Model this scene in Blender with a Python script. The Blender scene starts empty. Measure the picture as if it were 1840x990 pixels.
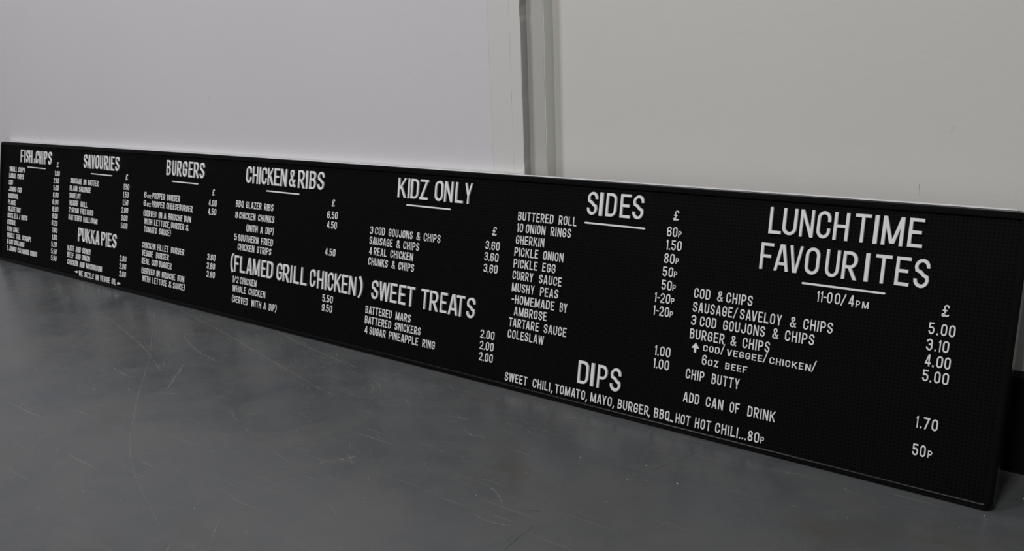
import bpy, math, random
from mathutils import Matrix, Vector

scene = bpy.context.scene
random.seed(7)

# ------------------------------------------------------------------ camera
cam_data = bpy.data.cameras.new('camera')
cam = bpy.data.objects.new('camera', cam_data)
scene.collection.objects.link(cam)
cam_data.sensor_fit = 'HORIZONTAL'
cam_data.sensor_width = 36.0
cam_data.lens = 1570.898 / 1840.0 * 36.0
cam_data.clip_start = 0.05
cam_data.clip_end = 200
R = Vector((0.7885489786997177, 0.6140020303585126, -0.034525568891130606))
U = Vector((-0.12223300870616931, 0.21150785913653083, 0.9697027983388101))
F = Vector((-0.6027019161859946, 0.760437987109472, -0.24183562183149285))
cam.matrix_world = Matrix(((R.x, U.x, -F.x, 4.87185), (R.y, U.y, -F.y, -1.83993), (R.z, U.z, -F.z, 0.92769), (0, 0, 0, 1)))
scene.camera = cam

# ------------------------------------------------------------------ world and lamps
world = bpy.data.worlds.new('room_light')
scene.world = world
world.use_nodes = True
bg = world.node_tree.nodes['Background']
bg.inputs['Color'].default_value = (1.0, 0.99, 0.98, 1)
bg.inputs['Strength'].default_value = 0.125

def area(name, loc, target, sx, sy, power, color):
    d = bpy.data.lights.new(name, 'AREA')
    d.shape = 'RECTANGLE'; d.size = sx; d.size_y = sy
    d.energy = power; d.color = color
    o = bpy.data.objects.new(name, d)
    o.location = loc
    o.rotation_euler = (Vector(target) - Vector(loc)).to_track_quat('-Z', 'Y').to_euler()
    scene.collection.objects.link(o)
    return o

area('high_bay_lamp_left', (0.0, -5.8, 7.0), (1.4, 0.0, 0.5), 1.6, 1.6, 345, (0.95, 0.945, 1.0))
area('high_bay_lamp_front', (4.25, -5.8, 7.0), (4.0, 0.1, 0.5), 1.2, 1.2, 365, (1.0, 0.975, 0.935))
area('ceiling_strip', (1.3, -0.15, 4.0), (1.3, -0.05, 0.6), 3.8, 0.25, 42, (0.96, 0.97, 1.0))

scene.view_settings.view_transform = 'Standard'
scene.view_settings.look = 'None'
scene.view_settings.exposure = 0.0
scene.view_settings.gamma = 1.0
scene.view_settings.use_curve_mapping = False

# ------------------------------------------------------------------ helpers
def link(o):
    scene.collection.objects.link(o)
    return o

def mesh_object(name, verts, faces, mat, parent=None, smooth=False):
    me = bpy.data.meshes.new(name)
    me.from_pydata(verts, [], faces)
    me.update()
    if smooth:
        for pl in me.polygons: pl.use_smooth = True
    if mat: me.materials.append(mat)
    o = link(bpy.data.objects.new(name, me))
    if parent: o.parent = parent
    return o

class MB:
    def __init__(self): self.v = []; self.f = []
    def add(self, verts, faces):
        n = len(self.v); self.v += [tuple(p) for p in verts]; self.f += [tuple(i + n for i in f) for f in faces]
    def box(self, x0, x1, y0, y1, z0, z1):
        self.add([(x0,y0,z0),(x1,y0,z0),(x1,y1,z0),(x0,y1,z0),(x0,y0,z1),(x1,y0,z1),(x1,y1,z1),(x0,y1,z1)],
                 [(3,2,1,0),(4,5,6,7),(0,1,5,4),(1,2,6,5),(2,3,7,6),(3,0,4,7)])
    def build(self, name, mat, parent=None, smooth=False):
        return mesh_object(name, self.v, self.f, mat, parent, smooth)

def structure(o):
    o['kind'] = 'structure'; return o

class NT:
    """tiny node helper"""
    def __init__(self, name):
        self.m = bpy.data.materials.new(name); self.m.use_nodes = True
        self.t = self.m.node_tree; self.b = self.t.nodes['Principled BSDF']
    def n(self, kind, **kw):
        nd = self.t.nodes.new(kind)
        for k, v in kw.items():
            if hasattr(nd, k): setattr(nd, k, v)
        return nd
    def l(self, a, b): self.t.links.new(a, b)
    def math(self, op, a, b=None, c=None, clamp=False):
        nd = self.t.nodes.new('ShaderNodeMath'); nd.operation = op; nd.use_clamp = clamp
        for i, s in enumerate((a, b, c)):
            if s is None: continue
            if isinstance(s, (int, float)): nd.inputs[i].default_value = s
            else: self.l(s, nd.inputs[i])
        return nd.outputs[0]
    def noise(self, coord, scale, detail=4, rough=0.55, dist=0.0):
        nd = self.t.nodes.new('ShaderNodeTexNoise')
        nd.inputs['Scale'].default_value = scale; nd.inputs['Detail'].default_value = detail
        nd.inputs['Roughness'].default_value = rough; nd.inputs['Distortion'].default_value = dist
        self.l(coord, nd.inputs['Vector']); return nd.outputs['Fac']
    def ramp(self, fac, stops):
        nd = self.t.nodes.new('ShaderNodeValToRGB')
        el = nd.color_ramp.elements
        while len(el) < len(stops): el.new(0.5)
        for e, (p, c) in zip(el, stops):
            e.position = p; e.color = (c, c, c, 1) if isinstance(c, (int, float)) else (*c, 1)
        self.l(fac, nd.inputs['Fac']); return nd.outputs['Color']
    def mix(self, fac, a, b, mode='MIX'):
        nd = self.t.nodes.new('ShaderNodeMix'); nd.data_type = 'RGBA'; nd.blend_type = mode
        for s, i in ((fac, 0), (a, 6), (b, 7)):
            if isinstance(s, (int, float)): nd.inputs[i].default_value = s
            elif isinstance(s, tuple): nd.inputs[i].default_value = (*s, 1)
            else: self.l(s, nd.inputs[i])
        return nd.outputs[2]
    def mapping(self, coord, scale=(1,1,1), rot=(0,0,0), loc=(0,0,0)):
        nd = self.t.nodes.new('ShaderNodeMapping')
        nd.inputs['Scale'].default_value = scale; nd.inputs['Rotation'].default_value = rot; nd.inputs['Location'].default_value = loc
        self.l(coord, nd.inputs['Vector']); return nd.outputs[0]
    def bump(self, h, strength, dist):
        nd = self.t.nodes.new('ShaderNodeBump')
        nd.inputs['Strength'].default_value = strength; nd.inputs['Distance'].default_value = dist
        self.l(h, nd.inputs['Height']); self.l(nd.outputs[0], self.b.inputs['Normal'])

def flat_mat(name, col, rough=0.5, metal=0.0, spec=0.5, noise=0.0, nscale=40):
    k = NT(name)
    k.b.inputs['Roughness'].default_value = rough; k.b.inputs['Metallic'].default_value = metal
    k.b.inputs['Specular IOR Level'].default_value = spec
    tc = k.n('ShaderNodeTexCoord').outputs['Object']
    f = k.noise(tc, nscale, 3)
    a = tuple(c * (1 - noise) for c in col); b = tuple(min(1, c * (1 + noise)) for c in col)
    k.l(k.mix(f, a, b), k.b.inputs['Base Color'])
    return k.m

# ------------------------------------------------------------------ materials
def wall_material(name, base, spot=0.25):
    k = NT(name); g = k.n('ShaderNodeNewGeometry').outputs['Position']
    big = k.noise(g, 1.3, 3, 0.5); mid = k.noise(g, 7, 4, 0.6)
    c = k.mix(big, tuple(x * 0.965 for x in base), tuple(min(1, x * 1.03) for x in base))
    c = k.mix(k.math('MULTIPLY', k.ramp(mid, [(0.55, 0), (0.8, 1)]), 0.10), c, tuple(x * 0.85 for x in base))
    # small knocks and specks
    v = k.n('ShaderNodeTexVoronoi'); v.inputs['Scale'].default_value = 14; k.l(g, v.inputs['Vector'])
    speck = k.math('LESS_THAN', v.outputs['Distance'], 0.035)
    r = k.n('ShaderNodeSeparateColor'); k.l(v.outputs['Color'], r.inputs[0])
    keep = k.math('GREATER_THAN', r.outputs[0], 0.72)
    c = k.mix(k.math('MULTIPLY', k.math('MULTIPLY', speck, keep), 0.55), c, (0.12, 0.10, 0.09))
    k.l(c, k.b.inputs['Base Color'])
    k.b.inputs['Roughness'].default_value = 0.62
    k.b.inputs['Specular IOR Level'].default_value = 0.35
    h = k.math('ADD', k.noise(g, 260, 3, 0.6), k.math('MULTIPLY', k.noise(g, 22, 3, 0.5), 2.0))
    k.bump(h, 0.10, 0.002)
    return k.m

M_wall_left = wall_material('wall_cool_light_tint', (0.53, 0.52, 0.535))  # cool cast of the left light is put into this wall's colour
M_wall_right = wall_material('painted_wall_warm', (0.53, 0.52, 0.495))
M_casing = wall_material('painted_casing', (0.52, 0.515, 0.50))
M_column_edge_lit = wall_material('column_edge_lit_by_colour', (0.80, 0.82, 0.78))  # column's side face, lightened in colour to stand in for light it lacks
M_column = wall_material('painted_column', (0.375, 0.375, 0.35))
M_skirting = flat_mat('black_skirting', (0.0045, 0.0045, 0.0042), 0.7, spec=0.1, noise=0.2)
M_gap = flat_mat('dark_gap', (0.05, 0.048, 0.045), 0.9)

def floor_material():
    k = NT('painted_concrete'); g = k.n('ShaderNodeNewGeometry').outputs['Position']
    big = k.noise(g, 1.6, 5, 0.6, 0.5); mid = k.noise(g, 5.5, 7, 0.68, 0.6)
    c = k.mix(k.ramp(big, [(0.3, 0), (0.7, 1)]), (0.047, 0.053, 0.060), (0.074, 0.076, 0.077))
    c = k.mix(k.math('MULTIPLY', k.ramp(mid, [(0.42, 0), (0.70, 1)]), 0.6), c, (0.083, 0.083, 0.079))
    # brownish stains
    st = k.ramp(k.noise(k.mapping(g, loc=(3, 7, 0)), 2.3, 5, 0.65, 0.6), [(0.56, 0), (0.74, 1)])
    c = k.mix(k.math('MULTIPLY', st, 0.65), c, (0.058, 0.053, 0.044))
    # fine scratches in several directions
    tot = None
    for i, (rot, sc) in enumerate(((0.35, 9), (-0.5, 8), (1.2, 6), (0.05, 11), (2.2, 7))):
        m = k.mapping(g, scale=(sc * 0.35, sc * 26, 1), rot=(0, 0, rot), loc=(i * 3.1, i * 1.7, 0))
        n1 = k.ramp(k.noise(m, 1.0, 2, 0.5), [(0.68, 0), (0.78, 1)])
        msk = k.ramp(k.noise(k.mapping(g, loc=(i * 5.3, 2, 0)), 2.2, 2), [(0.48, 0), (0.64, 1)])
        s = k.math('MULTIPLY', n1, msk)
        tot = s if tot is None else k.math('MAXIMUM', tot, s)
    c = k.mix(k.math('MULTIPLY', tot, 0.60), c, (0.20, 0.195, 0.165))
    # grit
    gr = k.ramp(k.noise(g, 420, 2, 0.7), [(0.70, 0), (0.82, 1)])
    c = k.mix(k.math('MULTIPLY', gr, 0.35), c, (0.18, 0.18, 0.17))
    k.l(c, k.b.inputs['Base Color'])
    rg = k.math('MULTIPLY_ADD', mid, 0.34, 0.10)
    rg = k.math('MULTIPLY_ADD', tot, 0.15, rg)
    k.l(rg, k.b.inputs['Roughness'])
    k.b.inputs['Specular IOR Level'].default_value = 0.42
    h = k.math('ADD', k.noise(g, 5, 3, 0.55), k.math('MULTIPLY', k.noise(g, 150, 3, 0.6), 0.05))
    k.bump(h, 0.22, 0.010)
    return k.m
M_floor = floor_material()

def peg_material():
    k = NT('pegboard_black'); o = k.n('ShaderNodeTexCoord').outputs['Object']
    s = k.n('ShaderNodeSeparateXYZ'); k.l(o, s.inputs[0])
    P = 0.00845
    def cell(c):
        a = k.math('DIVIDE', c, P); fr = k.math('FRACT', a)
        return k.math('SUBTRACT', fr, 0.5)
    fx, fz = cell(s.outputs['X']), cell(s.outputs['Z'])
    d = k.math('SQRT', k.math('ADD', k.math('MULTIPLY', fx, fx), k.math('MULTIPLY', fz, fz)))
    hole = k.ramp(d, [(0.17, 1), (0.23, 0)])
    # the perforation stops short of the frame
    k.l(k.mix(hole, (0.0026, 0.0027, 0.0030), (0.0003, 0.0003, 0.0003)), k.b.inputs['Base Color'])
    k.b.inputs['Roughness'].default_value = 0.55
    k.b.inputs['Specular IOR Level'].default_value = 0.05
    k.bump(k.math('SUBTRACT', 1.0, hole), 0.8, 0.0015)
    return k.m
M_peg = peg_material()
M_frame = flat_mat('black_frame', (0.0022, 0.0022, 0.0025), 0.27, spec=0.16, noise=0.15, nscale=200)
M_cap = flat_mat('aluminium_strip', (0.86, 0.87, 0.88), 0.22, metal=1.0, noise=0.03)
M_lip = flat_mat('satin_metal_lip', (0.40, 0.40, 0.41), 0.40, noise=0.05)
M_letter = flat_mat('white_letter_plastic', (0.66, 0.66, 0.67), 0.42, noise=0.03, nscale=60)
ROWS = [
 ('h', 518.4, 'L;4102.6;4132.7 U;4134.6;4168.5 N;4174.9;4206.8 C;4213.6;4244.3 H;4250.4;4284.1 T;4296.4;4329.7 I;4336.5;4346.0 M;4353.9;4398.4 E;4407.1;4437.1'),
 ('h', 434.6, 'F;4090.1;4121.1 A;4124.8;4159.5 V;4158.7;4189.8 O;4196.2;4229.2 U;4242.1;4273.2 R;4279.0;4311.6 I;4327.5;4337.1 T;4348.6;4381.8 E;4390.6;4420.1 S;4428.0;4459.0'),
 ('_', 413.5, '_;4192.7;4376.3'),
 ('b', 376.2, '1;4231.4;4236.2 1;4239.4;4244.2 -;4246.4;4253.4 0;4254.4;4265.8 0;4271.2;4283.0 /;4284.2;4296.3 4;4301.1;4313.7'),
 ('s', 375.5, 'P;4317.2;4326.4 M;4330.8;4344.8'),
 ('b', 382.4, '£;4489.8;4505.8'),
 ('b', 341.7, '5;4469.8;4481.3 .;4485.9;4489.4 0;4493.6;4505.3 0;4508.8;4521.1'),
 ('b', 307.2, '3;4469.1;4481.7 .;4485.9;4488.8 1;4492.7;4497.3 0;4500.8;4513.0'),
 ('b', 273.9, '4;4470.4;4482.4 .;4485.3;4488.9 0;4492.8;4505.3 0;4508.3;4520.1'),
 ('b', 241.2, '5;4469.3;4481.3 .;4484.4;4487.8 0;4492.4;4504.5 0;4508.0;4520.4'),
 ('b', 140.8, '1;4468.3;4473.0 .;4477.1;4480.7 7;4483.2;4495.5 0;4499.5;4511.4'),
 ('b', 81.1, '5;4468.3;4480.0 0;4483.6;4494.6'),
 ('s', 82.4, 'P;4498.8;4507.6'),
 ('b', 343.4, 'COD;3932.2;3975.0 &;3993.2;4008.4 CHIPS;4016.9;4083.0'),
 ('b', 309.1, 'SAUSAGE;3932.6;4036.1 /;4038.2;4049.4 SAVELOY;4055.1;4157.3 &;4177.1;4192.1 CHIPS;4208.2;4274.8'),
 ('b', 276.1, '3;3931.2;3944.9 COD;3955.2;3998.1 GOUJONS;4016.2;4120.9 &;4139.0;4153.9 CHIPS;4169.1;4236.9'),
 ('b', 242.1, 'BURGER;3932.0;4022.8 &;4039.2;4054.2 CHIPS;4069.7;4136.4'),
 ('b', 208.4, '^;3939.4;3960.6'),
 ('s', 216.8, 'COD;3970.7;4014.1 VEGGEE;4032.5;4121.7 CHICKEN;4139.0;4236.2'),
 ('b', 216.9, '/;4016.2;4027.1 /;4122.8;4134.4 /;4237.2;4248.6'),
 ('b', 182.9, '6;3971.1;3983.4'),
 ('s', 183.6, 'OZ;3987.0;4014.4 BEEF;4032.3;4087.9'),
 ('b', 141.3, 'CHIP;3932.0;3981.6 BUTTY;4001.5;4072.7'),
 ('b', 82.4, 'ADD;3931.7;3974.8 CAN;3992.8;4038.0 OF;4055.0;4079.4 DRINK;4100.2;4167.8'),
 ('b', 24.4, 'SWEET;3370.1;3450.2 CHILI;3470.2;3530.3 ,;3533.3;3539.0 TOMATO;3546.9;3645.7 ,;3647.7;3653.2 MAYO;3663.4;3729.8 ,;3732.4;3737.6 BURGER;3748.4;3839.6 ,;3839.8;3844.5 BBQ;3855.9;3899.5 ~;3901.8;3911.0 HOT;3917.0;3957.1 HOT;3969.9;4012.3 CHILI;4023.9;4082.4 ...;4085.6;4104.0 80;4107.4;4135.3'),
 ('s', 26.0, 'P;4138.6;4147.3'),
 ('h', 521.9, 'S;3598.5;3630.3 I;3636.1;3647.7 D;3656.8;3689.4 E;3700.3;3731.5 S;3737.5;3769.8'),
 ('_', 500.0, '_;3592.8;3778.9'),
 ('b', 528.4, '£;3854.0;3871.1'),
 ('b', 487.5, 'BUTTERED;3369.4;3491.6 ROLL;3509.9;3568.2'),
 ('b', 454.2, '10;3368.9;3390.4 ONION;3400.2;3468.0 RINGS;3486.1;3553.7'),
 ('b', 420.1, 'GHERKIN;3368.6;3467.7'),
 ('b', 385.8, 'PICKLE;3367.0;3450.4 ONION;3468.0;3536.1'),
 ('b', 352.3, 'PICKLE;3367.3;3451.3 EGG;3468.5;3512.9'),
 ('b', 318.7, 'CURRY;3367.3;3440.1 SAUCE;3460.6;3537.0'),
 ('b', 284.1, 'MUSHY;3368.6;3447.7 PEAS;3468.2;3529.5'),
 ('b', 250.0, '-;3371.3;3380.2 HOMEMADE;3383.4;3520.2 BY;3538.8;3562.9'),
 ('b', 216.6, 'AMBROSE;3383.0;3497.9'),
 ('b', 183.4, 'TARTARE;3368.2;3474.0 SAUCE;3491.7;3567.2'),
 ('b', 149.1, 'COLESLAW;3367.8;3494.9'),
 ('b', 486.9, '60;3841.5;3870.2'),
 ('s', 487.6, 'P;3873.0;3881.5'),
 ('b', 453.7, '1.50;3842.2;3885.5'),
 ('b', 419.6, '80;3840.6;3869.9'),
 ('s', 420.2, 'P;3873.1;3881.7'),
 ('b', 385.8, '50;3840.3;3869.7'),
 ('s', 386.5, 'P;3872.2;3880.8'),
 ('b', 351.9, '50;3840.9;3869.7'),
 ('s', 352.7, 'P;3872.0;3880.6'),
 ('b', 318.1, '1;3824.7;3830.2 -;3832.9;3839.7 20;3841.5;3868.8'),
 ('s', 319.0, 'P;3871.7;3880.6'),
 ('b', 284.7, '1;3824.6;3830.1 -;3833.5;3840.3 20;3842.0;3869.4'),
 ('s', 285.4, 'P;3871.7;3880.7'),
 ('b', 183.8, '1.00;3839.7;3884.7'),
 ('b', 150.6, '1.00;3839.5;3884.4'),
 ('h', 66.9, 'D;3617.6;3651.8 I;3658.3;3669.5 P;3679.4;3710.2 S;3719.5;3752.0'),
 ('h', 519.6, 'K;2886.3;2921.5 I;2929.8;2937.9 D;2942.6;2975.9 Z;2981.1;3016.7 O;3044.5;3079.1 N;3084.1;3118.1 L;3128.0;3159.7 Y;3164.4;3194.0'),
 ('_', 498.4, '_;2924.8;3112.6'),
 ('b', 436.3, '£;3279.1;3297.1'),
 ('b', 392.8, '3;2769.2;2783.6 COD;2793.9;2838.6 GOUJONS;2856.3;2962.8 &;2979.4;2995.2 CHIPS;3010.9;3080.1'),
 ('b', 359.3, 'SAUSAGE;2770.9;2876.9 &;2893.9;2910.7 CHIPS;2925.5;2993.9'),
 ('b', 325.6, '4;2771.9;2786.0 REAL;2794.7;2853.8 CHICKEN;2870.9;2971.0'),
 ('b', 291.5, 'CHUNKS;2771.7;2862.1 &;2879.7;2895.4 CHIPS;2910.9;2978.5'),
 ('b', 393.8, '3.60;3258.4;3311.8'),
 ('b', 360.5, '3.60;3258.1;3310.7'),
 ('b', 326.4, '3.60;3258.1;3311.2'),
 ('h', 183.0, 'S;2798.3;2828.9 W;2834.6;2880.8 E;2884.5;2914.8 E;2923.2;2953.8 T;2958.0;2992.1 T;3020.0;3052.2 R;3057.3;3091.3 E;3100.8;3129.1 A;3134.7;3171.9 T;3166.7;3199.5 S;3207.5;3240.3'),
 ('b', 131.8, 'BATTERED;2774.5;2896.1 MARS;2913.8;2980.8'),
 ('b', 98.3, 'BATTERED;2775.0;2896.0 SNICKERS;2913.5;3027.0'),
 ('b', 64.8, '4;2776.3;2790.6 SUGAR;2799.8;2874.2 PINEAPPLE;2890.3;3019.7 RING;3038.0;3090.3'),
 ('b', 132.3, '2.00;3266.7;3319.7'),
 ('b', 98.8, '2.00;3267.6;3320.1'),
 ('b', 65.3, '2.00;3268.3;3320.5'),
 ('h', 519.0, 'C;2093.2;2124.8 H;2132.3;2164.0 I;2171.4;2178.9 C;2186.3;2215.8 K;2222.1;2253.2 E;2259.0;2290.6 N;2295.3;2329.7 &;2343.7;2378.4 R;2393.0;2427.1 I;2435.1;2445.0 B;2453.9;2488.1 S;2497.2;2530.8'),
 ('_', 496.9, '_;2212.2;2401.2'),
 ('b', 467.4, '£;2574.3;2591.5'),
 ('b', 425.9, 'BBQ;2036.4;2082.1 GLAZER;2098.8;2190.9 RIBS;2207.9;2260.9'),
 ('b', 383.5, '8;2035.1;2051.2 CHICKEN;2060.2;2158.9 CHUNKS;2176.1;2269.7'),
 ('b', 340.5, '(;2108.4;2115.8 WITH;2119.4;2176.2 A;2192.6;2207.0 DIP;2223.9;2260.2 );2263.9;2269.9'),
 ('b', 299.8, '5;2036.8;2052.1 SOUTHERN;2061.3;2185.2 FRIED;2201.3;2269.5'),
 ('b', 265.9, 'CHICKEN;2061.6;2162.9 STRIPS;2178.5;2263.0'),
 ('b', 425.7, '6.50;2555.7;2608.3'),
 ('b', 392.0, '4.50;2556.8;2607.4'),
 ('b', 299.7, '4.50;2556.3;2609.2'),
 ('b', 139.8, '5.50;2557.9;2611.5'),
 ('b', 107.1, '9.50;2558.5;2610.9'),
 ('h', 182.1, '(;2025.7;2042.3 F;2050.1;2077.6 L;2085.3;2116.5 A;2125.7;2157.5 M;2163.9;2204.3 E;2215.1;2241.0 D;2247.2;2281.5 G;2304.5;2335.7 R;2340.3;2373.4 I;2382.6;2390.6 L;2400.7;2430.8 L;2439.8;2471.6 C;2488.5;2517.6 H;2527.6;2560.1 I;2567.8;2576.5 C;2582.9;2610.8 K;2617.1;2648.9 E;2653.8;2683.4 N;2689.1;2723.2 );2736.0;2753.5'),
 ('b', 140.2, '1;2040.4;2046.1 /;2048.4;2061.9 2;2065.2;2077.7 CHICKEN;2087.2;2187.9'),
 ('b', 106.1, 'WHOLE;2043.5;2126.0 CHICKEN;2143.6;2242.9'),
 ('b', 65.5, '(;2044.0;2050.2 SERVED;2052.5;2141.6 WITH;2162.7;2222.0 A;2237.0;2250.8 DIP;2269.0;2302.0 );2305.0;2312.6'),
 ('h', 519.0, 'B;1555.9;1584.8 U;1598.9;1623.4 R;1633.3;1661.4 G;1673.2;1702.9 E;1714.6;1743.9 R;1750.7;1782.3 S;1791.7;1822.1'),
 ('_', 496.1, '_;1594.9;1781.7'),
 ('b', 458.1, '£;1879.4;1895.8'),
 ('b', 416.4, '6;1390.9;1408.6 PROPER;1455.0;1550.2 BURGER;1565.3;1659.5'),
 ('s', 415.1, 'OZ;1415.4;1445.9'),
 ('b', 382.1, '6;1389.4;1407.2 PROPER;1453.7;1547.8 CHEESEBURGER;1564.1;1750.8'),
 ('s', 380.7, 'OZ;1414.4;1444.5'),
 ('b', 339.6, '(;1392.2;1398.2 SERVED;1400.9;1490.5 IN;1509.3;1533.9 A;1549.1;1564.4 BRIOCHE;1581.0;1683.0 BUN;1696.6;1744.0'),
 ('b', 305.9, 'WITH;1401.6;1461.3 LETTUCE;1478.1;1588.7 ,;1591.3;1595.7 BURGER;1604.9;1697.8 &;1711.4;1729.4'),
 ('b', 272.7, 'TOMATO;1401.7;1500.4 SAUCE;1517.9;1593.6 );1597.4;1603.8'),
 ('b', 416.3, '4.00;1859.0;1912.0'),
 ('b', 382.8, '4.50;1858.2;1911.7'),
 ('b', 205.4, 'CHICKEN;1392.3;1495.5 FILLET;1512.2;1593.3 BURGER;1613.6;1706.7'),
 ('b', 171.9, 'VEGGIE;1393.8;1478.2 BURGER;1503.6;1598.2'),
 ('b', 138.1, 'REAL;1395.4;1455.2 COD;1473.0;1518.2 BURGER;1528.5;1621.7'),
 ('b', 96.8, '(;1396.7;1401.0 SERVED;1404.7;1496.7 IN;1513.0;1537.1 BRIOCHE;1554.4;1652.6 BUN;1669.7;1716.8'),
 ('b', 63.9, 'WITH;1406.5;1467.2 LETTUCE;1484.5;1593.0 &;1608.1;1627.3 SAUCE;1639.7;1713.0 );1716.3;1723.7'),
 ('b', 205.9, '3.80;1867.7;1922.1'),
 ('b', 172.4, '3.80;1867.7;1922.2'),
 ('b', 139.1, '3.80;1869.1;1924.1'),
 ('h', 515.8, 'S;870.6;899.0 A;906.3;934.0 V;941.9;969.0 O;977.2;1007.3 U;1016.9;1041.1 R;1053.6;1084.7 I;1095.9;1100.9 E;1112.4;1140.2 S;1149.8;1180.7'),
 ('_', 493.3, '_;933.7;1122.5'),
 ('b', 481.6, '£;1235.2;1254.6'),
 ('b', 439.2, 'SAUSAGE;747.6;854.9 IN;871.6;895.4 BATTER;911.2;1004.8'),
 ('b', 404.9, 'PLAIN;744.2;814.5 SAUSAGE;831.5;940.1'),
 ('b', 371.0, 'SAVELOY;742.8;848.5'),
 ('b', 337.2, 'VEGGIE;745.4;828.5 ROLL;852.4;913.0'),
 ('b', 304.2, '2;741.9;755.6 SPAM;768.0;835.0 FRITTERS;853.0;968.8'),
 ('b', 269.5, 'BATTERED;742.6;867.4 HALLOUMI;883.0;1009.1'),
 ('b', 439.6, '1.50;1222.4;1267.3'),
 ('b', 405.7, '1.50;1220.7;1266.0'),
 ('b', 372.2, '1.50;1220.6;1264.7'),
 ('b', 338.5, '2.00;1212.3;1266.4'),
 ('b', 304.7, '3.00;1211.6;1264.8'),
 ('b', 271.1, '5.00;1213.3;1266.2'),
 ('h', 178.7, 'PUKKA;844.3;1035.8 PIES;1054.5;1183.4'),
 ('b', 125.9, 'KATE;744.6;807.3 AND;821.7;867.5 SIDNEY;884.8;961.3'),
 ('b', 93.9, 'BEEF;744.7;804.3 AND;823.3;868.7 ONION;883.4;955.2'),
 ('b', 60.5, 'CHICKEN;747.3;848.2 AND;863.9;908.8 MUSHROOM;925.0;1065.4'),
 ('b', 19.3, '<;816.6;847.1 WE;860.1;896.7 SIZZLE;912.2;998.6 IN;1014.5;1039.3 VEGGIE;1055.0;1139.0 OIL;1155.8;1191.7 >;1201.4;1230.4'),
 ('b', 128.0, '2.80;1214.7;1268.9'),
 ('b', 94.6, '2.80;1215.5;1270.1'),
 ('b', 61.0, '2.80;1217.4;1270.5'),
 ('h', 514.6, 'F;232.4;258.3 I;272.8;280.4 S;292.8;316.2 H;325.3;355.6 C;395.0;421.6 H;431.7;454.2 I;467.9;471.3 P;485.0;510.9 S;526.3;557.4'),
 ('b', 514.0, '&;370.4;384.9'),
 ('_', 493.2, '_;303.6;493.7'),
 ('b', 506.4, '£;606.8;626.7'),
 ('b', 462.6, 'SMALL;105.8;188.6 CHIPS;205.9;276.0'),
 ('b', 429.4, 'LARGE;104.0;179.9 CHIPS;197.6;266.3'),
 ('b', 394.8, 'COD;102.6;145.8'),
 ('b', 361.7, 'JUMBO;104.9;185.5 COD;202.4;247.7'),
 ('b', 326.8, 'HADDOCK;102.7;210.6'),
 ('b', 294.0, 'PLAICE;100.8;186.1'),
 ('b', 260.3, 'SKATE;101.0;186.4 /;190.2;196.8 RAY;203.4;243.9'),
 ('b', 227.0, 'ROCK;101.2;162.0 ELL;177.9;222.4 /;229.1;242.2 HUSS;256.0;320.1'),
 ('b', 193.0, 'CODROE;99.2;192.9'),
 ('b', 158.6, 'FISH;101.6;154.5 CAKE;169.3;232.1'),
 ('b', 125.8, 'WHOLE;103.3;186.2 TAIL;203.2;253.6 SCAMPI;272.1;365.2'),
 ('b', 92.6, '6;101.2;114.8 COD;126.0;170.2 GOUJONS;186.1;295.7'),
 ('b', 59.0, '5;103.5;117.2 JUMBO;128.4;208.5 CALAMARI;226.1;350.9 RINGS;366.1;437.2'),
 ('b', 464.4, '1.80;592.4;640.1'),
 ('b', 430.1, '2.60;583.2;636.1'),
 ('b', 396.5, '5.00;582.8;635.4'),
 ('b', 362.5, '8.00;581.7;635.1'),
 ('b', 328.7, '6.90;579.4;635.8'),
 ('b', 295.0, '6.90;580.1;637.3'),
 ('b', 262.2, '9.00;581.1;634.1'),
 ('b', 228.5, '6.20;578.7;634.0'),
 ('b', 194.9, '1.80;587.8;635.4'),
 ('b', 160.8, '1.80;587.6;636.4'),
 ('b', 127.0, '5.20;582.0;635.2'),
 ('b', 93.1, '5.50;582.9;636.1'),
 ('b', 60.2, '5.50;584.3;637.6'),
]
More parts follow.
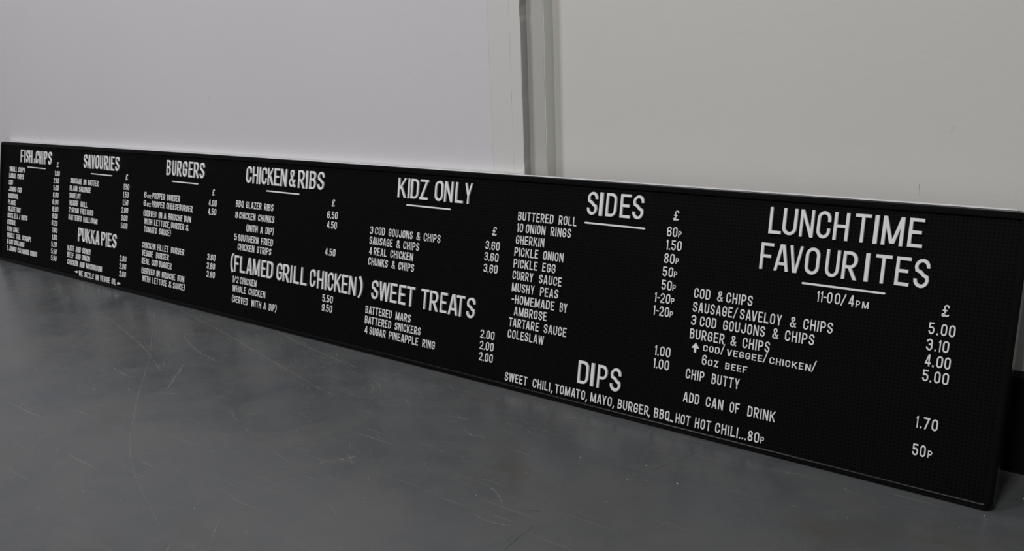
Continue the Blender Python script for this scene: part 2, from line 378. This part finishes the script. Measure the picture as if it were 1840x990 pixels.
SCRATCHES = [
 ('l', 0.0022, [(1.826, -0.194), (2.237, -0.449), (2.491, -0.631), (2.675, -0.751), (2.806, -0.833), (2.966, -0.911), (3.108, -0.961), (3.261, -1.014)]),
 ('l', 0.006, [(2.083, -0.226), (2.255, -0.292), (2.433, -0.324)]),
 ('l', 0.0045, [(1.765, -0.04), (2.005, -0.085), (2.213, -0.13), (2.458, -0.191), (2.629, -0.231), (2.86, -0.286), (2.987, -0.309)]),
 ('l', 0.005, [(2.318, -0.004), (2.522, -0.055), (2.705, -0.088), (2.864, -0.112)]),
 ('l', 0.004, [(1.538, -0.24), (1.835, -0.31), (2.106, -0.385), (2.363, -0.48)]),
 ('l', 0.003, [(1.765, -0.431), (2.0, -0.381)]),
 ('l', 0.003, [(3.005, -0.272), (3.128, -0.268), (3.199, -0.293)]),
 ('l', 0.0016, [(3.332, -0.49), (3.391, -0.536), (3.437, -0.576)]),
 ('l', 0.002, [(3.42, -1.007), (3.354, -0.95), (3.318, -0.906)]),
 ('l', 0.0018, [(3.521, -0.133), (3.546, -0.116)]),
 ('l', 0.0018, [(3.536, -0.141), (3.578, -0.165)]),
 ('d', 0.0015, [(4.022, -0.004), (4.016, -0.082), (3.988, -0.168), (3.967, -0.235), (3.951, -0.342)]),
 ('l', 0.002, [(3.095, -0.64), (3.245, -0.663)]),
 ('l', 0.006, [(2.18, -0.547), (2.304, -0.559)]),
 ('l', 0.006, [(0.952, -0.198), (0.917, -0.109), (0.936, -0.017)]),
 ('l', 0.006, [(2.362, -0.401), (2.524, -0.557)]),
 ('d', 0.003, [(3.902, -0.673), (3.894, -0.618), (3.896, -0.565)]),
 ('l', 0.0018, [(3.165, -0.1), (3.236, -0.081), (3.316, -0.076)]),
 ('l', 0.0018, [(3.172, -0.138), (3.24, -0.11), (3.319, -0.104)]),
 ('l', 0.0015, [(3.488, -0.299), (3.532, -0.286)]),
 ('l', 0.0015, [(3.542, -0.231), (3.581, -0.23)]),
 ('l', 0.0018, [(3.334, -0.538), (3.33, -0.588)]),
 ('l', 0.005, [(3.299, -0.623), (3.345, -0.549)]),
 ('d', 0.004, [(3.849, -0.521), (3.86, -0.507), (3.874, -0.512)]),
]

# ------------------------------------------------------------------ setting
YL, YC, YR = 0.155, 0.185, 0.230        # faces of the left wall, the column and the right wall
X_PANEL, X_CRACK, X_EDGE, X_COL = 3.236, 3.3125, 3.3505, 3.4085
TOP = 3.4

floor = MB(); floor.box(-7, 9, -7, 0.6, -0.08, 0.0)
floor_o = structure(floor.build('floor', M_floor))

w = MB(); w.box(-7, X_PANEL, YL - 0.0004, YL + 0.30, 0, TOP)
wl = structure(w.build('wall_left', M_wall_left))
bv = wl.modifiers.new('edge', 'BEVEL'); bv.width = 0.0003; bv.segments = 2
w = MB(); w.box(X_PANEL, X_CRACK - 0.0002, YL, YL + 0.30, 0, TOP)
structure(w.build('trim_1', M_casing))
# outer casing board with a slightly chipped arris
w = MB()
rng = random.Random(3)
nz = 170
xs = []
for i in range(nz + 1):
    chip = 0.0
    if rng.random() < 0.22: chip = rng.uniform(0.0004, 0.0014)
    if rng.random() < 0.03: chip = rng.uniform(0.0015, 0.003)
    xs.append(X_EDGE - chip)
vs = []; fs = []
for i in range(nz + 1):
    z = TOP * i / nz
    xc = X_CRACK + rng.choice([-0.0001, 0.0, 0.0001, 0.0004])
    vs += [(xc, YL + 0.05, z), (xc, YL, z), (xs[i] - 0.0012, YL, z), (xs[i], YL + 0.0012, z), (X_EDGE, YL + 0.05, z)]
for i in range(nz):
    for j in range(4):
        a = i * 5 + j
        fs.append((a, a + 1, a + 6, a + 5))
structure(mesh_object('trim_2', vs, fs, M_casing))
w = MB(); w.box(X_CRACK - 0.002, X_EDGE - 0.004, YL + 0.006, YL + 0.30, 0, TOP)
structure(w.build('trim_3', M_gap))
# column face with a fillet to the casing, and a dark joint before its side strip, coloured lighter for missing light
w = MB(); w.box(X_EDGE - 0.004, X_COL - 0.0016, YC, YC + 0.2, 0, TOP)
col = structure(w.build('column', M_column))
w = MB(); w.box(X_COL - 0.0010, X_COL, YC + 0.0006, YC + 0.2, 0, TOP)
structure(w.build('trim_4', M_column_edge_lit))
w = MB(); w.box(X_COL - 0.03, 9, YR, YR + 0.2, 0, TOP)
wr = structure(w.build('wall_right', M_wall_right))
w = MB(); w.box(X_COL + 0.001, 9, YR - 0.014, YR, 0, 0.222)
w.add([(X_COL + 0.001, YR - 0.014, 0.222), (9, YR - 0.014, 0.222), (9, YR, 0.232), (X_COL + 0.001, YR, 0.232)], [(0, 1, 2, 3)])
structure(w.build('baseboard_right', M_skirting))

def ribbon(name, pts, width, mat, parent, z=0.0003, wall=None, seed=0):
    """thin raised or scored line that follows pts and frays along its length"""
    r = random.Random(seed); P = []
    for (a, b) in zip(pts[:-1], pts[1:]):
        n = max(2, int(math.dist(a, b) / 0.02))
        for i in range(n): P.append((a[0] + (b[0] - a[0]) * i / n, a[1] + (b[1] - a[1]) * i / n))
    P.append(pts[-1])
    for _ in range(6):
        P = [P[0]] + [((P[i-1][0] + 2*P[i][0] + P[i+1][0]) / 4, (P[i-1][1] + 2*P[i][1] + P[i+1][1]) / 4) for i in range(1, len(P) - 1)] + [P[-1]]
    vs = []; fs = []; n = len(P)
    for i, q in enumerate(P):
        a = P[max(0, i - 1)]; b = P[min(n - 1, i + 1)]
        dx, dy = b[0] - a[0], b[1] - a[1]; ln = math.hypot(dx, dy) or 1
        wd = width * 0.5 * (0.55 + 0.45 * math.sin(math.pi * (i + 0.4) / (n - 0.2))) * r.uniform(0.35, 1.25)
        nx, ny = -dy / ln * wd, dx / ln * wd
        jx = r.uniform(-0.25, 0.25) * width
        for s in (-1, 1):
            x, y = q[0] + s * nx + jx * -dy / ln, q[1] + s * ny + jx * dx / ln
            vs.append((x, y, z) if wall is None else (x, wall, y))
    for i in range(n - 1):
        fs.append((2*i, 2*i + 1, 2*i + 3, 2*i + 2))
    return mesh_object(name, vs, fs, mat, parent)

def scuff_material(name, col, dens):
    """scratched paint: patchy, so the floor colour shows between the flecks"""
    k = NT(name); g = k.n('ShaderNodeNewGeometry').outputs['Position']
    k.b.inputs['Base Color'].default_value = (*col, 1); k.b.inputs['Roughness'].default_value = 0.6
    k.l(k.ramp(k.noise(g, 160, 4, 0.7), [(0.40, 0.0), (0.62, dens)]), k.b.inputs['Alpha'])
    return k.m
M_scuff = scuff_material('pale_scratch', (0.24, 0.23, 0.195), 0.55)
M_dark_scuff = scuff_material('dark_scratch', (0.03, 0.028, 0.025), 0.8)
for i, (kind, wd, pts) in enumerate(SCRATCHES):
    ribbon('scratch', pts, wd * 1.15, M_scuff if kind == 'l' else M_dark_scuff, floor_o, seed=i)

# many short fine scratches, thickest where things are dragged along the wall
rng = random.Random(21); fm = MB()
for _ in range(420):
    if rng.random() < 0.6: x, y = rng.uniform(0.6, 3.7), -abs(rng.gauss(0.0, 0.22)) - 0.03
    else: x, y = rng.uniform(0.3, 4.6), -rng.uniform(0.05, 1.2)
    a = rng.choice([rng.gauss(0.15, 0.25), rng.gauss(-0.35, 0.2), rng.uniform(0, math.pi)])
    ln = rng.choice([0.02, 0.035, 0.06, 0.11]) * rng.uniform(0.6, 1.3); wd = rng.choice([0.0006, 0.0009, 0.0014]); cv = rng.uniform(-0.15, 0.15)
    dx, dy = math.cos(a), math.sin(a); vv = []
    for i in range(6):
        t = i / 5; q = cv * ln * 4 * t * (1 - t); wq = wd * (0.2 + math.sin(math.pi * t))
        for sgn in (-1, 1): vv.append((x + dx * ln * t - dy * (q + sgn * wq), y + dy * ln * t + dx * (q + sgn * wq), 0.00025))
    fm.add(vv, [(2*i, 2*i + 1, 2*i + 3, 2*i + 2) for i in range(5)])
fine = fm.build('fine_scratches', M_scuff, floor_o); fine['kind'] = 'stuff'

# hairline marks in the wall paint
M_mark = scuff_material('wall_mark', (0.10, 0.09, 0.08), 0.7)
for i, (par, y, wd, pts) in enumerate([
        (wr, YR - 0.0004, 0.0012, [(4.392, 0.600), (4.3915, 0.625)]),
        (wr, YR - 0.0004, 0.0012, [(4.452, 0.752), (4.444, 0.738)]),
        (wl, YL - 0.0008, 0.0012, [(0.33, 0.69), (0.36, 0.65), (0.37, 0.60)]),
        (wl, YL - 0.0008, 0.0009, [(0.30, 0.84), (0.31, 0.72)]),
        (wl, YL - 0.0008, 0.0013, [(1.83, 0.815), (1.834, 0.825)]),
        (wl, YL - 0.0008, 0.0010, [(3.12, 0.95), (3.125, 0.93)])]):
    ribbon('paint_crack', pts, wd, M_mark, par, wall=y, seed=50 + i)

# grit lying on the floor
M_grit = flat_mat('pale_grit', (0.5, 0.49, 0.46), 0.8, noise=0.2)
g = MB(); rng = random.Random(11)
def crumb(x, y, s):
    pts = []
    for k in range(5):
        a = k * 2 * math.pi / 5 + rng.uniform(-0.4, 0.4); q = s * rng.uniform(0.6, 1.3)
        pts.append((x + math.cos(a) * q, y + math.sin(a) * q, 0.0))
    pts.append((x, y, s * 0.9))
    g.add(pts, [(k, (k + 1) % 5, 5) for k in range(5)] + [(4, 3, 2, 1, 0)])
for _ in range(260):
    x = rng.uniform(0.2, 4.9); y = -rng.uniform(0.02, 1.2)
    crumb(x, y, rng.choice([0.0005, 0.0006, 0.0008, 0.0011]))
for x, y, s in ((4.62, -0.02, 0.0015), (4.672, 0.10, 0.0022), (3.95, -0.20, 0.0018), (4.05, -0.24, 0.0018), (1.31, -0.06, 0.003), (3.80, -0.25, 0.0016)):
    crumb(x, y, s)
grit = g.build('floor_grit', M_grit)
grit['kind'] = 'stuff'; grit['category'] = 'grit'; grit['label'] = 'pale crumbs of grit scattered over the grey painted floor'

# ------------------------------------------------------------------ the letter board
TH = 0.19265870; H = 0.61; L = 4.6303; BOW = 0.0052
DEPTH = 0.030
board = link(bpy.data.objects.new('menu_board', None))
board.rotation_euler = (-TH, 0, 0)
board.empty_display_size = 0.2
board['label'] = 'long black pegboard menu sign with white letters, standing on the floor against the wall'
board['category'] = 'sign'

def bow(u, v):
    s = min(1, max(0, u / L)); return BOW * 4 * s * (1 - s) * (v / H)

# frame: one profile swept round a rounded rectangle; (inset, depth) pairs
prof = [(0.0165, 0.0060), (0.0165, -0.0020), (0.0150, -0.0042), (0.0120, -0.0052), (0.0080, -0.0050), (0.0042, -0.0034),
        (0.0016, -0.0008), (0.0003, 0.0030), (0.0, 0.0070), (0.0, DEPTH), (0.0165, DEPTH)]
RC = 0.020; SEG = 6
def corner_path(o):
    pts = []
    r = max(RC - o, 0.0035)
    for cx_, cz, a0 in ((L - o - r, o + r, -90), (L - o - r, H - o - r, 0), (o + r, H - o - r, 90), (o + r, o + r, 180)):
        for i in range(SEG + 1):
            a = math.radians(a0 + 90.0 * i / SEG)
            pts.append((cx_ + r * math.cos(a), cz + r * math.sin(a)))
    # add points along the two long sides so that the bow is smooth
    out = []
    n = len(pts)
    for i in range(n):
        a = pts[i]; b = pts[(i + 1) % n]
        out.append(a)
        if abs(a[0] - b[0]) > 1:
            for k in range(1, 40): out.append((a[0] + (b[0] - a[0]) * k / 40, a[1]))
    return out
rings = [corner_path(o) for o, _ in prof]
n = len(rings[0]); vs = []; fs = []
flat = [(0.0165, 0.0060), (0.0165, -0.0030), (0.0155, -0.0048), (0.0120, -0.0050), (0.0080, -0.0050), (0.0042, -0.0050),
        (0.0014, -0.0048), (0.0002, -0.0040), (0.0, -0.0020), (0.0, DEPTH), (0.0165, DEPTH)]
rings_flat = [corner_path(o) for o, _ in flat]
for (o, y), ring, (o2, y2), ring2 in zip(prof, rings, flat, rings_flat):
    for (u, v), (ub, vb) in zip(ring, ring2):
        if min(v, vb) > 0.018:                            # only the bottom rail is rounded over
            u, v, y_ = ub, vb, y2
        else: y_ = y
        vs.append((u, y_, max(v + bow(u, v), y_ * math.tan(TH))))
m = len(prof)
for j in range(m):
    a = j * n; b = ((j + 1) % m) * n
    for i in range(n):
        k = (i + 1) % n
        fs.append((a + i, b + i, b + k, a + k))
frame = mesh_object('frame', vs, fs, M_frame, board, smooth=True)
frame.data.set_sharp_from_angle(angle=math.radians(50)) if hasattr(frame.data, 'set_sharp_from_angle') else None

# perforated face, bowed with the frame
vs = []; fs = []; NU = 60
for i in range(NU + 1):
    u = 0.010 + (L - 0.020) * i / NU
    for v in (0.012, H - 0.010):
        vs.append((u, 0.0005, v + bow(u, v)))
for i in range(NU): fs.append((2*i, 2*i + 2, 2*i + 3, 2*i + 1))
nb = len(vs)
for i in range(NU + 1):
    u = 0.010 + (L - 0.020) * i / NU
    for v in (0.012, H - 0.010):
        vs.append((u, 0.0060, v + bow(u, v)))
for i in range(NU): fs.append((nb + 2*i, nb + 2*i + 1, nb + 2*i + 3, nb + 2*i + 2))
mesh_object('pegboard', vs, fs, M_peg, board)

# bright metal strip along the back of the top rail
vs = []; fs = []
sec = [(0.0040, 0.0003), (0.0295, 0.0003), (0.0295, -0.0012), (0.0040, -0.0012)]
N = 60
for i in range(N + 1):
    u = 0.020 + (L - 0.052) * i / N
    for y, dz in sec: vs.append((u, y, H + dz + bow(u, H)))
q = len(sec)
for i in range(N):
    for j in range(q):
        a = i * q + j; b = i * q + (j + 1) % q
        fs.append((a, a + q, b + q, b))
fs.append(tuple(range(q))[::-1]); fs.append(tuple(N * q + j for j in range(q)))
cap = mesh_object('top_strip', vs, fs, M_cap, board)
cap['label'] = 'bright metal strip along the top edge'
vs = []; fs = []
sec = [(0.0296, -0.020), (0.0296, 0.0034), (0.0300, 0.0040), (0.0322, 0.0040), (0.0326, 0.0034), (0.0326, -0.020)]
q = len(sec)
for i in range(N + 1):
    u = 0.026 + (L - 0.058) * i / N
    for y, dz in sec: vs.append((u, y, H + dz + bow(u, H)))
for i in range(N):
    for j in range(q):
        a = i * q + j; b = i * q + (j + 1) % q
        fs.append((a, b, b + q, a + q))
fs.append(tuple(range(q))[::-1]); fs.append(tuple(N * q + j for j in range(q)))
lip = mesh_object('back_panel_lip', vs, fs, M_lip, board)
lip['label'] = 'pale edge of the back panel showing above the black frame'

# ------------------------------------------------------------------ glyphs
HS = 0.068                                     # half stroke in cap heights
def arc(cx_, cy_, rx, ry, a0, a1, n=6):
    return [(cx_ + rx * math.cos(math.radians(a0 + (a1 - a0) * i / n)), cy_ + ry * math.sin(math.radians(a0 + (a1 - a0) * i / n))) for i in range(n + 1)]
SEC = [(-1.0, 0.0), (-1.0, 0.62), (-0.80, 1.0), (0.80, 1.0), (1.0, 0.62), (1.0, 0.0)]
class Glyph:
    def __init__(self, w): self.w = w; self.mb = MB(); self.h = HS; self.k = 1.0
    def lift(self): self.k -= 0.025; return self.k + 0.025      # strokes never share one plane
    def poly(self, pts, closed=False, h=None):
        h = h or self.h
        p = [pts[0]]
        for q in pts[1:]:
            if math.dist(q, p[-1]) > 1e-5: p.append(q)
        if closed and math.dist(p[0], p[-1]) < 1e-5: p.pop()
        n = len(p); vs = []; zk = self.lift()
        for i in range(n):
            def nrm(a, b):
                dx, dy = b[0] - a[0], b[1] - a[1]; l = math.hypot(dx, dy); return (-dy / l, dx / l)
            if closed: n1 = nrm(p[i - 1], p[i]); n2 = nrm(p[i], p[(i + 1) % n])
            else:
                n1 = nrm(p[i - 1], p[i]) if i else nrm(p[0], p[1]); n2 = nrm(p[i], p[i + 1]) if i < n - 1 else n1
            mx, my = n1[0] + n2[0], n1[1] + n2[1]; l = math.hypot(mx, my) or 1; mx /= l; my /= l
            k = 1 / max(0.45, mx * n1[0] + my * n1[1])
            for s, z in SEC: vs.append((p[i][0] + mx * h * k * s, p[i][1] + my * h * k * s, z * zk))
        fs = []; S = len(SEC)
        for i in range(n if closed else n - 1):
            a = i * S; b = ((i + 1) % n) * S
            for j in range(S - 1): fs.append((a + j, a + j + 1, b + j + 1, b + j))
        if not closed: fs.append(tuple(range(S - 1, -1, -1))); fs.append(tuple((n - 1) * S + j for j in range(S)))
        self.mb.add(vs, fs); return self
    def diag(self, x0, y0, x1, y1, h=None):
        """stroke whose two ends are cut level"""
        h = h or self.h; l = math.hypot(x1 - x0, y1 - y0); k = h * l / abs(y1 - y0)
        if y1 < y0: x0, y0, x1, y1 = x1, y1, x0, y0
        zk = self.lift()
        vs = [(x0 - k * s, y0, z * zk) for s, z in SEC] + [(x1 - k * s, y1, z * zk) for s, z in SEC]
        S = len(SEC)
        fs = [(j, j + 1, S + j + 1, S + j) for j in range(S - 1)] + [tuple(range(S - 1, -1, -1)), tuple(S + j for j in range(S))]
        self.mb.add(vs, fs); return self
    def solid(self, pts):
        """filled outline (counter-clockwise) with a small chamfer"""
        n = len(pts); cx_ = sum(p[0] for p in pts) / n; cy_ = sum(p[1] for p in pts) / n
        vs = [(x, y, 0) for x, y in pts] + [(x, y, 0.5) for x, y in pts] + [(cx_ + (x - cx_) * 0.88, cy_ + (y - cy_) * 0.88, 1) for x, y in pts]
        fs = []
        for i in range(n):
            k = (i + 1) % n
            fs += [(i, k, n + k, n + i), (n + i, n + k, 2*n + k, 2*n + i)]
        fs.append(tuple(2*n + i for i in range(n)))
        self.mb.add(vs, fs); return self

def glyph(c, hs=HS):
    h = hs; wd = {'I': 2*h, 'M': .70, 'W': .80, '1': .25, '.': .15, ',': .19, '-': .30, '/': .46, '(': .26, ')': .26, '&': .60, 'N': .56, 'K': .56,
                  'E': .48, 'F': .48, 'L': .48, 'T': .54, 'A': .56, 'V': .56, 'Y': .54, 'Z': .50, '…': .72, '^': .75, '<': 1.1, '>': 1.1, '~': .32,
                  '£': .62, '4': .54, 'D': .52}.get(c, .52)
    g = Glyph(wd); g.h = hs; l, r, b, t, c_ = h, wd - h, h, 1 - h, wd / 2
    R = r - c_; RY = R * 1.12
    stem = lambda x: g.poly([(x, 0), (x, 1)])
    if c == 'I': stem(l)
    elif c == 'L': g.poly([(l, 1), (l, b), (wd, b)])
    elif c == 'E': g.poly([(wd, t), (l, t), (l, b), (wd, b)]).poly([(l, .515), (wd * .88, .515)])
    elif c == 'F': g.poly([(wd, t), (l, t), (l, 0)]).poly([(l, .50), (wd * .84, .50)])
    elif c == 'T': stem(c_); g.poly([(0, t), (wd, t)])
    elif c == 'H': stem(l); stem(r); g.poly([(l, .5), (r, .5)])
    elif c == 'U': g.poly([(l, 1), (l, b + RY)] + arc(c_, b + RY, R, RY, 180, 360, 8) + [(r, 1)])
    elif c == 'J': g.poly([(l, b + RY + .08)] + arc(c_, b + RY, R, RY, 180, 360, 8) + [(r, 1)])
    elif c in 'O0Q': 
        g.poly(arc(c_, t - RY, R, RY, 0, 180, 8) + arc(c_, b + RY, R, RY, 180, 360, 8), True)
        if c == 'Q': g.diag(c_ + .03, .24, r + .03, -.02, h * .8)
    elif c == 'C': g.poly([(r, t - RY - .10)] + arc(c_, t - RY, R, RY, 0, 180, 8) + arc(c_, b + RY, R, RY, 180, 360, 8) + [(r, b + RY + .10)])
    elif c == 'G': g.poly([(r, t - RY - .08)] + arc(c_, t - RY, R, RY, 0, 180, 8) + arc(c_, b + RY, R, RY, 180, 360, 8) + [(r, .46), (c_ - .02, .46)])
    elif c == 'D': g.poly([(l, b), (l, t)] + arc(r - .20, t - .22, .20, .22, 90, 0, 5) + arc(r - .20, b + .22, .20, .22, 0, -90, 5), True)
    elif c == 'B':
        g.poly([(l, .53), (l, t)] + arc(r - .19, (t + .53) / 2, .175, (t - .53) / 2, 90, -90, 7), True)
        g.poly([(l, b), (l, .53)] + arc(r - .17, (b + .53) / 2, .17, (.53 - b) / 2, 90, -90, 7), True)
    elif c in 'PR':
        m = .44
        stem(l); g.poly([(l, t)] + arc(r - .20, (t + m) / 2, .20, (t - m) / 2, 90, -90, 8) + [(l, m)])
        if c == 'R': g.diag(c_ - .01, m, r + .01, 0)
    elif c == 'S':
        ry = .22
        g.poly([(r, t - ry - .02)] + arc(c_, t - ry, R, ry, 0, 180, 8) + [(l + .03, t - ry - .12), (c_ - .04, .54), (c_ + .06, .44), (r - .02, b + ry + .10)] + arc(c_, b + ry, R, ry, 0, -180, 8) + [(l, b + ry + .03)])
    elif c == 'A':
        g.diag(l, 0, c_ - .03, 1); g.diag(r, 0, c_ + .03, 1); g.poly([(l + .08, .27), (r - .08, .27)], h=h * .9)
    elif c == 'V': g.diag(l, 1, c_ - .03, 0); g.diag(r, 1, c_ + .03, 0)
    elif c == 'W':
        q = wd / 4; g.diag(l, 1, q + .005, 0); g.diag(2*q - .01, .97, q + .02, 0); g.diag(2*q + .01, .97, 3*q - .02, 0); g.diag(r, 1, 3*q - .005, 0)
    elif c == 'M': stem(l); stem(r); g.diag(l + .01, 1, c_ - .02, .06); g.diag(r - .01, 1, c_ + .02, .06)
    elif c == 'N': stem(l); stem(r); g.diag(l + .01, 1, r - .01, 0)
    elif c == 'K': stem(l); g.diag(r + .01, 1, l + .06, .42); g.diag(c_ - .06, .56, r + .01, 0)
    elif c == 'Y': g.poly([(c_, 0), (c_, .48)]); g.diag(l, 1, c_ - .01, .40); g.diag(r, 1, c_ + .01, .40)
    elif c == 'Z': g.poly([(0.01, t), (wd, t)]); g.poly([(0, b), (wd, b)]); g.diag(l + .02, b * .6, r - .02, 1 - b * .6)
    elif c == '1': stem(wd - h); g.diag(h * .7, .76, wd - h * 1.2, 1, h * .8)
    elif c == '2': g.poly([(l, t - RY - .04)] + arc(c_, t - RY, R, RY, 180, 0, 8) + [(r, .64), (r - .05, .50), (l + .03, b + .10), (l + .01, b), (wd, b)])
    elif c == '3':
        g.poly([(l, t - .20)] + arc(c_, t - .20, R, .20, 180, 0, 7) + arc(c_ + .02, .60, R - .02, .08, 0, -90, 3) + [(c_ - .06, .52)])
        g.poly([(c_ - .06, .52)] + arc(c_ + .02, .42, R - .02, .10, 90, 0, 3) + arc(c_, b + .21, R, .21, 0, -180, 7) + [(l, b + .23)])
    elif c == '4': g.poly([(r - .10, 0), (r - .10, 1)]); g.poly([(l * .6, .26), (wd, .26)]); g.diag(l + .01, .24, r - .13, 1)
    elif c == '5': g.poly([(r + .02, t), (l + .02, t), (l + .02, .56)] + arc(c_, .40, R, .20, 125, 0, 5) + arc(c_, b + .22, R, .22, 0, -180, 7) + [(l, b + .24)])
    elif c in '69':
        pts1 = [(r, t - RY - .02)] + arc(c_, t - RY, R, RY, 0, 180, 8) + [(l, .35)]
        pts2 = arc(c_, .36, R, .20, 180, 0, 7) + arc(c_, b + .22, R, .22, 0, -180, 7)
        if c == '9':
            f = lambda P: [(wd - x, 1 - y) for x, y in P]; pts1, pts2 = f(pts1), f(pts2)
        g.poly(pts1); g.poly(pts2, True)
    elif c == '7': g.poly([(0, t), (wd, t)]); g.diag(l + .10, 0, r - .02, t)
    elif c == '8':
        g.poly(arc(c_, t - .19, R - .015, .19, -60, 240, 10) + [(c_, .52)], True)
        g.poly(arc(c_, b + .20, R, .20, -240, 60, 10) + [(c_, .54)], True)
    elif c == '&':
        g.poly([(r + .02, .02), (l + .13, .60), (l + .09, .76)] + arc(c_ - .03, .80, .135, .135, 180, 0, 7) + [(c_ + .09, .68), (l + .04, .38)] + arc(c_ - .05, .26, R - .04, .19, 165, 300, 7) + [(r - .02, .36), (r, .44)], h=h * .9)
    elif c == '£':
        g.poly([(r - .02, .74)] + arc(c_ + .06, .76, .15, .17, 0, 180, 7) + [(c_ - .08, .62), (c_ - .02, .34), (c_ - .08, .14)] + arc(c_ - .13, .12, .10, .09, 40, 320, 6) + [(c_ + .04, .07), (r - .06, .06), (r + .02, .16)], h=h * .88)
        g.poly([(l + .02, .50), (r - .12, .50)], h=h * .8)
    elif c == '/': g.diag(h, -.03, wd - h, 1.03, h * .85)
    elif c == '(': g.poly([(wd - .03, 1.06)] + arc(wd + .10, .5, wd + .05, .60, 140, 220, 8) + [(wd - .03, -.06)])
    elif c == ')': g.poly([(.03, 1.06)] + arc(-.10, .5, wd + .05, .60, 40, -40, 8) + [(.03, -.06)])
    elif c == '.': g.poly([(.075, 0), (.075, .15)], h=.075)
    elif c == '…':
        for k in range(3): g.poly([(.08 + .28 * k, 0), (.08 + .28 * k, .14)], h=.07)
    elif c == ',': g.poly([(.13, .15), (.12, 0), (.05, -.17)], h=.062)
    elif c == '-': g.poly([(0, .47), (wd, .47)], h=.062)
    elif c == '~': g.poly([(.0, .13), (.30, .0)], h=.075)
    elif c == '^': g.solid([(.26, 0), (.49, 0), (.49, .48), (.75, .48), (.375, 1.02), (0, .48), (.26, .48)])
    elif c == '<': g.solid([(0, .62), (.35, .52), (.60, .38), (.90, .42), (1.1, .50), (1.1, .72), (.80, .82), (.50, .72)])
    elif c == '>': g.solid([(1.1, .38), (.60, .18), (.25, .14), (0, .24), (0, .46), (.25, .58), (.55, .52)])
    return g
GC = {}
def glyph_mesh(c, kind='b'):
    key = (c, kind == 'h')
    if key not in GC:
        g = glyph(c, 0.062 if kind == 'h' else HS)
        me = bpy.data.meshes.new({'&': 'ampersand', '£': 'pound_sign'}.get(c, 'glyph'))
        # glyph x,y -> board x,z ; glyph height -> towards the viewer (-y)
        me.from_pydata([(x, -z, y) for x, y, z in g.mb.v], [], [f for f in g.mb.f]); me.update()
        me.materials.append(M_letter)
        GC[key] = (me, g.w)
    return GC[key]

CAP = {'h': 62.0, 'b': 24.9, 's': 15.4}
RISE = {'h': 4.8, 'b': 2.1, 's': 1.8}
placed = []                                     # (char, kind, x, z, sx, sz, rise)
for kind, v, words in ROWS:
    for wtxt in words.split():
        txt, u0, u1 = wtxt.rsplit(';', 2); u0 = float(u0); u1 = float(u1)
        if kind == '_':
            placed.append(('_', '_', u0, v, u1 - u0, 5.0, 1.8)); continue
        chars = ['…'] if txt == '...' else list(txt)
        cap_h = CAP[kind]
        ws = [glyph_mesh(c, kind)[1] for c in chars]
        gaps = [0.0] * (len(chars) - 1)
        for i in range(len(gaps)):
            gaps[i] = 0.155
            if '.' in (chars[i], chars[i + 1]): gaps[i] = 0.12
            if chars[i] + chars[i + 1] in ('AV', 'VA', 'AY', 'AT', 'TA', 'LT', 'LY'): gaps[i] = 0.06
        nat = sum(ws) + sum(gaps); sc = (u1 - u0) / nat
        x = u0
        for i, c in enumerate(chars):
            placed.append((c, kind, x, v, sc, cap_h, RISE[kind]))
            x += sc * (ws[i] + (gaps[i] if i < len(gaps) else 0))

def name_of(c):
    if c.isalpha(): return 'letter'
    if c.isdigit(): return 'digit'
    return {'&': 'ampersand', '£': 'pound_sign', '(': 'bracket', ')': 'bracket', '/': 'slash', '_': 'underline_bar', '^': 'arrow', '<': 'pointer', '>': 'pointer'}.get(c, 'punctuation_mark')

def apparent(c):                                # how large it shows: near ones at the right end and the headings first
    dist = math.hypot(4.87 - c[2] / 1000, 2.0); return c[5] / dist
letters = sorted([q for q in placed if name_of(q[0]) == 'letter'], key=apparent, reverse=True)
single = letters[:300]; rest = letters[300:]
others = [q for q in placed if name_of(q[0]) != 'letter']
BAR = None
def bar_mesh():
    global BAR
    if BAR is None:
        vs = []; fs = []; a = []
        ring = [(0.0, .5), (0.006, .15), (0.016, 0), (0.984, 0), (0.994, .15), (1, .5), (0.994, .85), (0.984, 1), (0.016, 1), (0.006, .85)]
        for yy, k in ((0, 0), (-.5, 0), (-1, .12)):
            for x, z in ring: vs.append((x + (0.5 - x) * k * .05, yy, z + (.5 - z) * k * 2))
        n = len(ring)
        for j in (0, 1):
            for i in range(n): fs.append((j*n + i, j*n + (i+1) % n, (j+1)*n + (i+1) % n, (j+1)*n + i))
        fs.append(tuple(2*n + i for i in range(n)))
        BAR = bpy.data.meshes.new('underline_bar'); BAR.from_pydata(vs, [], fs); BAR.update(); BAR.materials.append(M_letter)
    return BAR
jr = random.Random(5)
def place(q):
    c, kind, x, v, sx, sz, rise = q
    me = bar_mesh() if c == '_' else glyph_mesh(c, kind)[0]
    if c == '_': v -= 2.5
    o = bpy.data.objects.new(name_of(c), me)
    o.parent = board
    o.location = (x / 1000, -0.0002, v / 1000)
    s = sz / 1000
    o.scale = (sx / 1000, rise / 1000, s)
    o.rotation_euler = (0, math.radians(jr.uniform(-0.35, 0.35)) if c != '_' else 0, 0)
    link(o); return o
for q in single + others: place(q)
mb = MB()
for c, kind, x, v, sx, sz, rise in rest:
    me = glyph_mesh(c, kind)[0]
    mb.add([((x + p.co.x * sx) / 1000, -0.0002 + p.co.y * rise / 1000, (v + p.co.z * sz) / 1000) for p in me.vertices], [tuple(p.vertices) for p in me.polygons])
small = mb.build('small_letters', M_letter, board)
small['kind'] = 'stuff'
